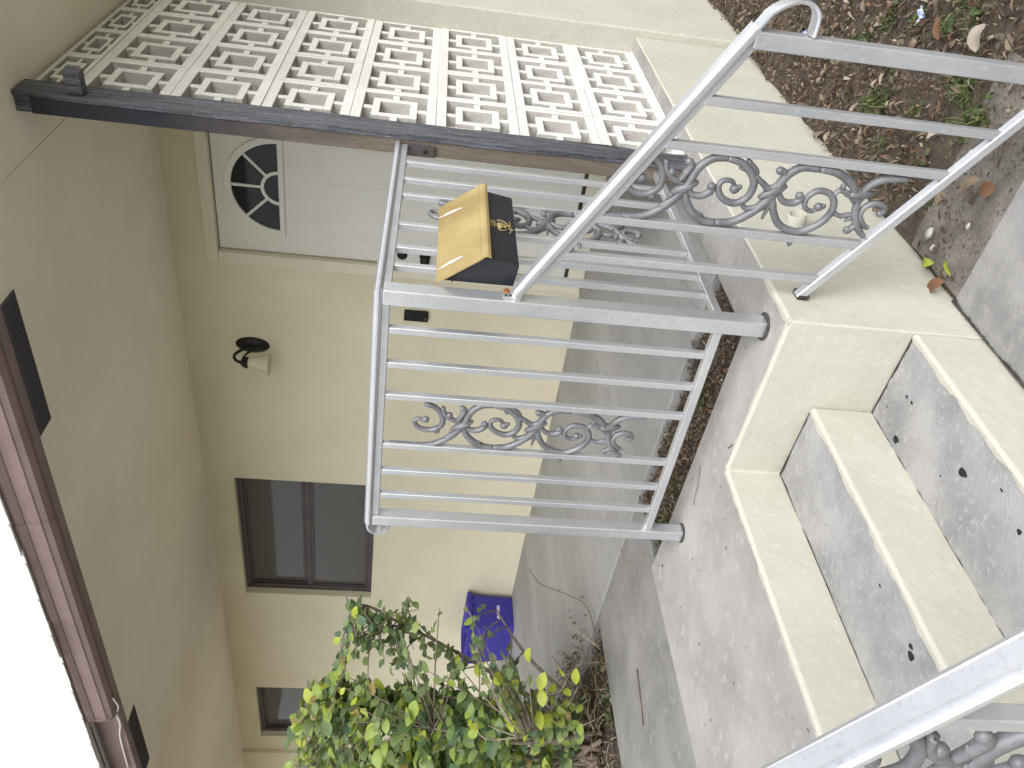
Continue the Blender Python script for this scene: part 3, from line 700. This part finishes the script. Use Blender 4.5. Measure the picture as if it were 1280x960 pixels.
# ------------------------------------------------------------------ wall lamp, doorbell, pipe
lamp = thing('wall_lamp', 'dark scroll arm wall lamp with frosted bell shade on the stucco between door and window', 'wall lamp', (-2.11, W, 1.97))
MB().lathe([(0, .026), (.03, .026), (.048, .018), (.058, .006), (.060, 0)], (0, 0, 0), 24, T=Matrix.Translation((-2.112, W, 1.972)) @ Matrix.Rotation(R(90), 4, 'X') @ Matrix.Diagonal((1, 1.75, 1, 1))).build('backplate', 'black', lamp)
MB().tube(smooth_pts([(-2.112, W - .02, 1.985), (-2.118, W - .055, 2.03), (-2.126, W - .095, 2.062), (-2.134, W - .13, 2.055), (-2.138, W - .15, 2.025), (-2.138, W - .15, 2.0)], 5), .0095, 8).build('arm', 'black', lamp)
MB().tube(smooth_pts([(-2.112, W - .02, 1.945), (-2.118, W - .05, 1.965), (-2.126, W - .08, 1.995), (-2.132, W - .12, 2.01)], 5), .007, 8).build('arm', 'black', lamp)
MB().lathe([(0, .03), (.018, .03), (.032, .012), (.038, -.012), (.030, -.016)], (-2.138, W - .15, 1.985), 18).build('socket_cap', 'black', lamp)
MB().lathe([(.030, 0), (.036, -.03), (.042, -.065), (.050, -.095), (.068, -.125), (.074, -.132), (.070, -.130), (.047, -.095), (.038, -.065), (.030, -.02)], (-2.138, W - .15, 1.975), 24).build('lamp_shade', 'shade', lamp)
db = thing('doorbell', 'small black box on the stucco wall between the corner post and first baluster', 'doorbell', (-1.778, W, .97))
MB().box((-1.812, W - .028, .898), (-1.745, W, 1.045)).build('housing', 'black', db, bevel=.003)
MB().sphere((-1.790, W - .029, .915), .0045, seg=8, rings=5).build('button', 'goldtrim', db)
dp = thing('drain_pipe', 'short white pipe stub sticking out of the cream side wall behind the scrollwork', 'pipe', (.0, .58, -.21))
MB().lathe([(.024, -.02), (.030, 0), (.030, .035), (.026, .037), (.024, .035), (.024, -.01), (0, -.012)], (0, .575, -.207), 20, T=Matrix.Rotation(R(78), 4, 'Y')).build('pipe', 'cream', dp)
MB().lathe([(0, .0), (.0235, .0)], (.004, .5757, -.206), 16, T=Matrix.Rotation(R(78), 4, 'Y')).build('pipe_opening', 'pipe_shade', dp, fix=False)  # grey disc stands in for the shaded hollow of the pipe

# ------------------------------------------------------------------ blue recycling bin
bn = thing('recycling_bin', 'blue plastic recycling bin on the porch floor behind the shrub', 'bin', (-4.76, 2.25, -.008))
def ringbox(x0, x1, y0, y1, z, r=.04, n=4):
    out = []
    for cx, cy, a0 in ((x1 - r, y1 - r, 0), (x0 + r, y1 - r, 90), (x0 + r, y0 + r, 180), (x1 - r, y0 + r, 270)):
        for k in range(n + 1):
            a = R(a0 + 90 * k / n); out.append((cx + r * math.cos(a), cy + r * math.sin(a), z))
    return out
lv = [(-5.00, -4.53, 2.10, 2.425, -.004), (-5.045, -4.515, 2.075, 2.43, .33), (-5.045, -4.515, 2.075, 2.43, .335), (-5.065, -4.497, 2.058, 2.44, .337), (-5.067, -4.495, 2.056, 2.442, .37), (-5.055, -4.507, 2.068, 2.434, .372), (-5.04, -4.52, 2.085, 2.42, .34), (-4.99, -4.54, 2.11, 2.415, .01)]
mb = MB(); N = 20; v = []
for q in lv: v += ringbox(*q)
f = [(i * N + k, i * N + (k + 1) % N, (i + 1) * N + (k + 1) % N, (i + 1) * N + k) for i in range(len(lv) - 1) for k in range(N)] + [tuple(range(N)), tuple((len(lv) - 1) * N + k for k in range(N))]
mb.add(v, f).build('body', 'blue', bn)
for k in range(5): MB().box((-4.512, 2.10 + k * .07, .32), (-4.493, 2.112 + k * .07, .345)).build('rim_rib', 'blue', bn)
for k in range(7): MB().box((-5.02 + k * .075, 2.057, .32), (-5.008 + k * .075, 2.072, .345)).build('rim_rib', 'blue', bn)
tcv = bpy.data.curves.new('txt', 'FONT'); tcv.body = 'ArTBE'; tcv.size = .048; tcv.extrude = .0006; tcv.align_x = 'CENTER'; tcv.offset = .0012
to = bpy.data.objects.new('txt', tcv); COL.objects.link(to); bpy.context.view_layer.update()
tme = bpy.data.meshes.new_from_object(to); bpy.data.objects.remove(to)
tme.materials.clear(); tme.materials.append(M['text'])
o = bpy.data.objects.new('lettering', tme); COL.objects.link(o); o.parent = bn; o.matrix_parent_inverse = Matrix.Translation(-bn.location)
o.location = (-4.5235, 2.255, .105); o.rotation_euler = (R(90 - 2.5), 0, R(90))

# ------------------------------------------------------------------ leaves
def leaf_geo(l, w_, curl=.15, fold=.2, tw=0):
    rows = [(0, .05), (.14, .58), (.38, .98), (.64, .92), (.86, .52), (1.0, .04)]
    v = []
    for t, ww in rows:
        z = -curl * l * (t - .3) ** 2 * 2 + curl * l * .18; h_ = w_ * .5 * ww
        c, s_ = math.cos(tw * t), math.sin(tw * t)
        for k in (-1, 0, 1):
            x = k * h_; zz = abs(k) * fold * h_
            v.append((x * c - zz * s_, t * l, z + zz * c + x * s_))
    f = [(i * 3 + k, i * 3 + k + 1, i * 3 + 4 + k, i * 3 + 3 + k) for i in range(5) for k in range(2)]
    return v, f
def leaf_fine(l, w_, curl, fold):
    n = 10; v = []
    for i in range(n + 1):
        t = i / n; h_ = w_ * .5 * (max(.02, math.sin(math.pi * min(1, t ** .85)) ** .65)); z = l * curl * (.25 * math.sin(t * 5) - (t - .5) ** 2 * .6)
        for k in (-1, -.5, 0, .5, 1): v.append((k * h_ * (1 + .05 * math.sin(9 * t + k)), t * l, z + abs(k) * fold * h_ * (1 + .4 * math.sin(t * 7 + k * 2))))
    return v, [(i * 5 + k, i * 5 + k + 1, i * 5 + 6 + k, i * 5 + 5 + k) for i in range(n) for k in range(4)]
def place(mb, geo, pos, Q, mi, sc=1):
    v, f = geo; mb.add([pos + Q @ (Vector(p) * sc) for p in v], f, mi, True)
def rq(flat=0.0, rnd=random):
    z = rnd.uniform(0, 2 * math.pi); a = rnd.gauss(0, flat); b_ = rnd.gauss(0, flat)
    return (Matrix.Rotation(z, 3, 'Z') @ Matrix.Rotation(a, 3, 'X') @ Matrix.Rotation(b_, 3, 'Y'))
GEO = [leaf_geo(1, r_, c_, f_, t_) for r_, c_, f_, t_ in ((.34, .5, .4, .4), (.26, .9, .6, .9), (.52, .3, .25, -.3), (.16, .4, .8, 1.2), (.40, 1.1, .5, -.8), (.22, .2, .9, .2), (.13, .6, .5, .5))]
def litter(name, region, n, sizes, zf, weights, seed, flat=.45, keep=None, label=None):
    rnd = random.Random(seed); mb = MB()
    k = 0
    while k < n:
        x = rnd.uniform(region[0], region[1]); y = rnd.uniform(region[2], region[3])
        if keep and not keep(x, y, rnd): continue
        k += 1
        l = rnd.choice(sizes) * rnd.uniform(.6, 1.4); g_ = rnd.choice(GEO)
        Q = rq(flat, rnd); mi = rnd.choices(range(8), weights)[0]
        pos = Vector((x, y, zf(x, y) + rnd.uniform(.0, .014) + l * .12))
        g2 = (g_[0], g_[1]); place(mb, g2, pos, Q, mi, l)
    o = mb.build(name, LITM, fix=False, kind='stuff')
    tag(o, label, 'leaf litter')
    return o
zg = lambda x, y: -.566 + .022 * fbm(x, y, 1, 3.2) + .006
dens = lambda x, y, r: (r.random() < (.22 if (y < .62 and x < .55 and y > .17) else 1)) and x > .012 and y > .18
litter('leaf_litter', (.0, 1.6, .16, 5.2), 21000, [.012, .016, .021, .028, .036], zg, [3.5, 6.5, 5.5, 2.6, 1.1, 5, .7, 7.5], 1, .5, dens, 'brown dead leaves and mulch on the low ground beside the cream side wall')
litter('mulch', (.0, 1.2, .16, 4.6), 15000, [.008, .013, .018], lambda x, y: zg(x, y) - .002, [3, 3, 2, 1, .5, 9, .8, 7], 2, .7, lambda x, y, r: dens(x, y, r) or (x > .02 and r.random() < .35), 'fine dark mulch scattered between the leaves beside the side wall')
zs = lambda x, y: -.045 + .02 * fbm(x, y, 3, 5) + .004
litter('bed_litter', (-1.32, -.21, .24, .59), 3400, [.016, .024, .012], zs, [4, 4, 2.5, 1, 2.5, 7, .4, 5], 3, .5, None, 'brown leaves filling the narrow planting strip behind the railing')
zb_ = lambda x, y: -.05 + .03 * fbm(x, y, 5, 2.5) + .006
litter('shrub_bed_litter', (-3.9, -2.20, -1.6, .59), 7500, [.02, .035, .015], zb_, [4, 5, 4, 2, 3, 4, .6, 5], 4, .5, None, 'dead leaves and twigs covering the bed under the shrub')

litter('porch_litter', (-3.9, -2.35, .60, 1.0), 900, [.02, .03, .012], lambda x, y: -.006, [4, 5, 4, 2, 3, 4, .6, 5], 6, .3, lambda x, y, r: r.random() < ((1.0 - y) / .4) ** 2 * min(1, (-2.3 - x) * 2), 'dead leaves spilled from the shrub bed onto the porch floor')
# leaves that can be singled out
def single(x, y, z, l, w_, mi, rz, label, cat='leaf', curl=.3, fold=.25, tilt=.1, mats=None):
    mb = MB(); g_ = leaf_fine(l, w_, curl, fold); z += .008
    mb.add(g_[0], g_[1], 0, True)
    o = mb.build('fallen_leaf', (mats or LITM)[mi], fix=False)
    o.location = (x, y, z); o.rotation_euler = (tilt, tilt * .6, rz)
    tag(o, label, cat)
    return o
single(.655, .575, -.517, .075, .075, 6, 1.9, 'large pale dry leaf lying flat on the litter by the end post')
single(.055, .300, -.530, .062, .030, 5, .6, 'bright yellow curled leaf on bare soil near the slab corner', mats=LEAFM, curl=.6)
single(.100, .245, -.530, .050, .020, 5, 2.4, 'thin yellow leaf leaning against the ground slab edge', mats=LEAFM, curl=.5)
single(.045, .215, -.528, .07, .045, 4, 1.2, 'rust brown leaf at the meeting of slab and side wall', tilt=.3)
single(.62, .79, -.52, .075, .05, 4, 2.2, 'orange brown leaf beside the large pale leaf', tilt=.2)
single(.33, .29, -.528, .08, .03, 2, 1.0, 'long tan leaf on the sandy soil beside the ground slab', tilt=.2)
single(.33, .215, -.531, .06, .045, 4, .4, 'broad reddish leaf close to the ground slab edge', tilt=.15)
# pebbles and shells
random.seed(12)
for x, y, r, lb in ((.10, .40, .016, 'white stone chip beside the cream wall foot'), (.075, .355, .010, 'small white pebble nearest the cream wall'), (.35, .40, .012, 'white stone under the bottom rail of the handrail'), (.20, .26, .008, 'tiny pale pebble on the sandy soil')):
    mb = MB(); mb.sphere((0, 0, 0), r, seg=7, rings=5, sc=(1.4, .8, .6)); mb.v = [(a + random.uniform(-.15, .15) * r, b_ + random.uniform(-.15, .15) * r, c) for a, b_, c in mb.v]
    o = mb.build('pebble', 'stone', fix=True, loc=(x, y, -.538)); tag(o, lb, 'stone')
def wrapper(x, y, z, s_, lb):
    rnd = random.Random(int(x * 1000)); n = 7; v = [(i / n * s_, j / 4 * s_ * .45, rnd.uniform(0, .014)) for j in range(5) for i in range(n + 1)]
    f = [(j * (n + 1) + i, j * (n + 1) + i + 1, (j + 1) * (n + 1) + i + 1, (j + 1) * (n + 1) + i) for j in range(4) for i in range(n)]
    o = MB().add(v, f).build('wrapper_scrap', 'wrapper', fix=False, loc=(x, y, z + .012)); o.rotation_euler = (.1, .2, 1.2); tag(o, lb, 'litter')
M['wrapper'] = mat('blue_wrapper', (.10, .16, .42), (.45, .50, .62), rough=.3, scale=60)
wrapper(.585, .90, -.537, .055, 'crumpled blue wrapper scrap in the leaves near the end post')
wrapper(.290, 1.70, -.537, .045, 'small blue scrap in the leaves behind the handrail end curl')

# weeds
def tuft(mb, x, y, z, n, h_, rnd, broad=False):
    for _ in range(n):
        a = rnd.uniform(0, 6.28); l = h_ * rnd.uniform(.5, 1.2); tl = rnd.uniform(.3, 1.2); px, py = x + rnd.gauss(0, .02), y + rnd.gauss(0, .02)
        wd = (.0022 if not broad else .009) * rnd.uniform(.6, 1.3); d = Vector((math.cos(a), math.sin(a), 0)); s_ = Vector((-d.y, d.x, 0)); v = []
        for t, k in ((0, .8), (.4, 1), (.75, .7), (1, .05)):
            q = Vector((px, py, z)) + d * (l * math.sin(tl) * t) + Vector((0, 0, l * math.cos(tl) * t * (1 - .35 * t)))
            v += [q - s_ * wd * k, q + s_ * wd * k]
        mb.add(v, [(0, 1, 3, 2), (2, 3, 5, 4), (4, 5, 7, 6)], rnd.randrange(3), True)
rnd = random.Random(8); mb = MB()
for x, y, n, h_ in ((.50, .62, 90, .06), (.46, .58, 80, .06), (.26, 1.06, 70, .06), (.28, .98, 60, .05), (.66, .72, 70, .05), (.68, .80, 60, .05), (.5, 1.15, 60, .05), (.24, 1.10, 60, .05), (.25, 1.02, 40, .05), (.43, .45, 70, .06), (.40, .50, 40, .05), (.22, .62, 40, .035), (.35, 1.35, 70, .05), (.42, 1.25, 50, .04), (.55, 1.0, 60, .04), (.57, .85, 50, .04), (.60, .70, 40, .04), (.30, .80, 50, .035), (.16, .90, 30, .03), (.15, .75, 30, .03), (.48, .72, 40, .04), (.3, 1.6, 40, .04), (.2, 1.9, 40, .04), (.36, 1.0, 30, .035), (.7, 1.2, 60, .04), (.13, .50, 20, .025)):
    tuft(mb, x, y, zg(x, y), int(n * .5), h_, rnd); tuft(mb, x + .015, y - .01, zg(x, y), int(n * .35), h_ * .55, rnd, True)
o = mb.build('weeds', GRASSM, fix=False, kind='stuff'); tag(o, 'low green weeds growing through the leaves beside the side wall', 'weeds')
rnd = random.Random(18); mb = MB()
for x, y, n in ((-.55, .42, 60), (-.62, .40, 40), (-1.0, .35, 30), (-.9, .5, 20), (-1.24, .33, 60), (-1.28, .4, 40), (-1.15, .3, 40)): tuft(mb, x, y, zs(x, y), n, .06, rnd); 
o = mb.build('grass_tufts', GRASSM, fix=False, kind='stuff'); tag(o, 'thin grass tufts in the planting strip behind the railing', 'grass')

# twigs on the landing
def twig(pts, r, name, lb, m_='twig', cat='twig'):
    o = MB().tube(smooth_pts(pts, 4), r, 5).build(name, m_); tag(o, lb, cat); return o
twig([(-.70, .16, .007), (-.745, .125, .009), (-.80, .112, .008), (-.83, .10, .007)], .0012, 'twig', 'thin brown twig on the concrete strip below the railing scroll')
twig([(-.47, .02, .007), (-.50, .035, .007)], .002, 'twig', 'tiny dark twig fragment on the landing near the stair wall')
twig([(-1.75, .05, -.010), (-1.80, -.16, -.010)], .003, 'twig', 'straight dark twig lying on the walkway beside the bed')
twig([(-1.38, .32, -.01), (-1.62, .48, .0), (-1.66, .60, -.004)], .0015, 'twig', 'hair thin pale twig at the porch floor edge', 'straw')
random.seed(77)
mb = MB()
for _ in range(34):
    x, y = random.uniform(-1.25, -.02), random.uniform(-1.1, .2)
    if x > -.57 and y < .01: continue
    a = random.uniform(0, 3.14); l = random.uniform(.003, .012)
    mb.tube([(x, y, .0055), (x + l * math.cos(a), y + l * math.sin(a), .006)], .0011, 4)
o = mb.build('debris_specks', 'grime', kind='stuff'); tag(o, 'tiny dark specks of debris scattered on the concrete landing', 'debris')

# ------------------------------------------------------------------ shrub
shrub = thing('shrub', 'leafy green shrub with yellow green new leaves in the bed beside the walkway', 'shrub', (-2.62, .18, -.03))
rnd = random.Random(21)
POLY = [(-3.4, 1.36), (-2.95, 1.45), (-2.52, 1.40), (-2.22, 1.27), (-1.98, 1.22), (-1.80, 1.12), (-1.64, 1.02), (-1.56, .90), (-1.62, .78), (-1.75, .62), (-1.86, .42), (-2.02, .22), (-2.20, .06), (-3.4, 0)]
def inside(x, z):
    c = False; j = len(POLY) - 1
    for i in range(len(POLY)):
        if (POLY[i][1] > z) != (POLY[j][1] > z) and x < (POLY[j][0] - POLY[i][0]) * (z - POLY[i][1]) / (POLY[j][1] - POLY[i][1]) + POLY[i][0]: c = not c
        j = i
    return c
root = Vector((-2.62, .18, -.04)); limbs = MB(); tips = []
mains = []
for k in range(20):
    while True:
        x = rnd.uniform(-3.3, -1.7); z = rnd.uniform(.3, 1.3)
        if inside(x, z): break
    q = Vector((x, .2 + rnd.uniform(-.42, .34), z)); r_ = root + Vector((rnd.uniform(-.12, .12), rnd.uniform(-.1, .1), 0))
    mid = r_.lerp(q, .5) + Vector((rnd.uniform(-.08, .08), rnd.uniform(-.08, .08), rnd.uniform(.0, .12)))
    P_ = smooth_pts([r_, mid, q], 6); limbs.tube(P_, [.013 * (1 - .7 * i / (len(P_) - 1)) for i in range(len(P_))], 6); mains.append(P_)
def base_near(q):
    best = None
    for P_ in mains:
        for p in P_[3:]:
            d = (p - q).length * rnd.uniform(.8, 1.5) + max(0, p.z - q.z) * .6
            if best is None or d < best[0]: best = (d, p)
    return best[1]
leaves = []
def add_leaf(pos, d, size, mi):
    leaves.append((pos, d, size, mi))
def sprig(q, n, size, pal):
    b_ = base_near(q); mid = b_.lerp(q, .5) + Vector((rnd.uniform(-.03, .03), rnd.uniform(-.03, .03), rnd.uniform(-.01, .05)))
    P_ = smooth_pts([b_, mid, q], 4); limbs.tube(P_, [.0035 * (1 - .7 * i / (len(P_) - 1)) + .0008 for i in range(len(P_))], 4)
    L_ = (q - b_).length
    for i in range(n):
        t = 1 - (i / n) ** 1.3 * min(.85, .22 / max(.05, L_) * 1.6)
        p = P_[min(len(P_) - 1, max(0, int(t * (len(P_) - 1))))] + Vector((rnd.uniform(-.012, .012),) * 3)
        a = rnd.uniform(0, 6.28); d = Vector((math.cos(a), math.sin(a), rnd.uniform(-.1, .9))).normalized()
        add_leaf(p, d, size * rnd.uniform(.7, 1.25), rnd.choices(range(8), pal)[0])
cam2 = CAMP
def depth(x, z, k): 
    p = Vector((x, .2, z)); return cam2 + (p - cam2) * k
n = 0
while n < 640:
    x = rnd.uniform(-3.35, -1.5); z = rnd.uniform(.0, 1.43)
    if not inside(x, z): continue
    if x > -1.85 and rnd.random() < .62: continue
    if x > -2.25 and rnd.random() < .38: continue                    # the right side is thin
    if z < .42 and rnd.random() < (.8 if x > -2.2 else .45): continue
    if x > -2.0 and z < .8 and rnd.random() < .5: continue
    n += 1
    q = depth(x, z, rnd.uniform(.90, 1.10))
    pal = [5, 7, 3, 3, 4.5, 1.2, .35, 3]
    if z > 1.05 and x < -2.1: pal = [3, 6, 1, 2, 8, 2.4, 1.6, 1]
    if z < .5: pal = [3, 4, 3, 2, 5, 3.2, .4, 2]
    if x > -2.0: pal = [6, 3, 8, 5, 1, .3, .3, 3]
    sprig(q, rnd.randint(6, 10), rnd.uniform(.045, .062) * (1.12 if x < -2.3 else .85), pal)
n = 0
while n < 105:
    x = rnd.uniform(-3.3, -2.3); z = rnd.uniform(.35, 1.25)
    if not inside(x, z): continue
    n += 1; sprig(depth(x, z, rnd.uniform(.84, .96)), rnd.randint(6, 9), rnd.uniform(.054, .072), [4, 7, 2, 3, 7, 1.8, .4, 2])
for x, z in ((-1.555, .915), (-1.60, .93), (-1.62, .88), (-1.60, .80), (-1.64, 1.02), (-1.66, .97), (-1.72, 1.06), (-1.58, .70), (-1.66, .66), (-1.85, 1.15), (-1.95, 1.18)):
    sprig(depth(x, z, 1.0), 5, .040, [6, 2, 6, 4, 2, .2, .5, 3])
for x, z in ((-2.02, .50), (-2.10, .42), (-1.95, .40), (-2.08, .20), (-2.15, .14), (-2.0, .60), (-2.05, .30)):
    sprig(depth(x, z, .93), 3, .062, [0, 1, 0, 0, 3, 9, 0, 0])
limbs.build('branches', 'bark', shrub)
SG = [leaf_geo(1, .60, .2, .18, .1), leaf_geo(1, .66, .12, .12, -.1), leaf_geo(1, .56, .35, .22, .25)]
leaves.sort(key=lambda l: (l[0] - CAMP).length / l[2])
def leafQ(d):
    y = d.normalized(); up = Vector((rnd.gauss(.7, .5), rnd.gauss(-.45, .5), .55)); x = y.cross(up).normalized(); z = x.cross(y).normalized()
    return Matrix((x, y, z)).transposed()
LM = {}
for (p, d, s_, mi) in leaves[:300]:
    g_ = rnd.randrange(3); key = (g_, mi)
    if key not in LM:
        LM[key] = MB().add(SG[g_][0], SG[g_][1], 0, True).build('leaf', LEAFM[mi], shrub, fix=False); o = LM[key]
    else: o = cpy(LM[key], shrub)
    mtx = leafQ(d).to_4x4(); o.rotation_euler = mtx.to_euler(); o.location = p; o.scale = (s_, s_, s_)
fm = MB()
for (p, d, s_, mi) in leaves[300:]: place(fm, SG[rnd.randrange(3)], p, leafQ(d), mi, s_)
fm.build('foliage', LEAFM, shrub, fix=False, kind='stuff')
# straw and dry twigs at its foot
mb = MB(); rnd = random.Random(31)
for _ in range(260):
    x, y = rnd.uniform(-3.3, -2.15), rnd.uniform(-.7, .55); a = rnd.uniform(0, 6.28); l = rnd.uniform(.05, .32); t = rnd.uniform(0, 1.0)
    z = zb_(x, y) + rnd.uniform(0, .12); e = Vector((math.cos(a) * math.cos(t), math.sin(a) * math.cos(t), math.sin(t) * .6)) * l
    q = Vector((x, y, z)); 
    if (q + e).x > -2.12: continue
    mb.tube(smooth_pts([q, q + e * .5 + Vector((0, 0, .02)), q + e], 3), rnd.uniform(.0008, .0022), 4, mi=rnd.randrange(2))
o = mb.build('dry_twigs', ['twig', 'straw'], kind='stuff', fix=False); tag(o, 'dry straw and bare twigs tangled at the foot of the shrub', 'dry twigs')
rnd = random.Random(41); mb = MB()
for k in range(40): 
    x, y = rnd.uniform(-2.9, -2.2), rnd.uniform(-1.0, .5); tuft(mb, x, y, zb_(x, y), 12, .07, rnd, k % 2 == 0)
o = mb.build('bed_weeds', GRASSM, fix=False, kind='stuff'); tag(o, 'small green weeds in the bed beside the walkway edge', 'weeds')
twig([(-2.30, .50, -.02), (-2.20, .66, .03), (-2.28, .80, .12), (-2.45, .98, .20), (-2.38, 1.02, .27)], .0025, 'bare_branch', 'thin bare branch reaching over the porch floor from the bed corner', cat='branch')
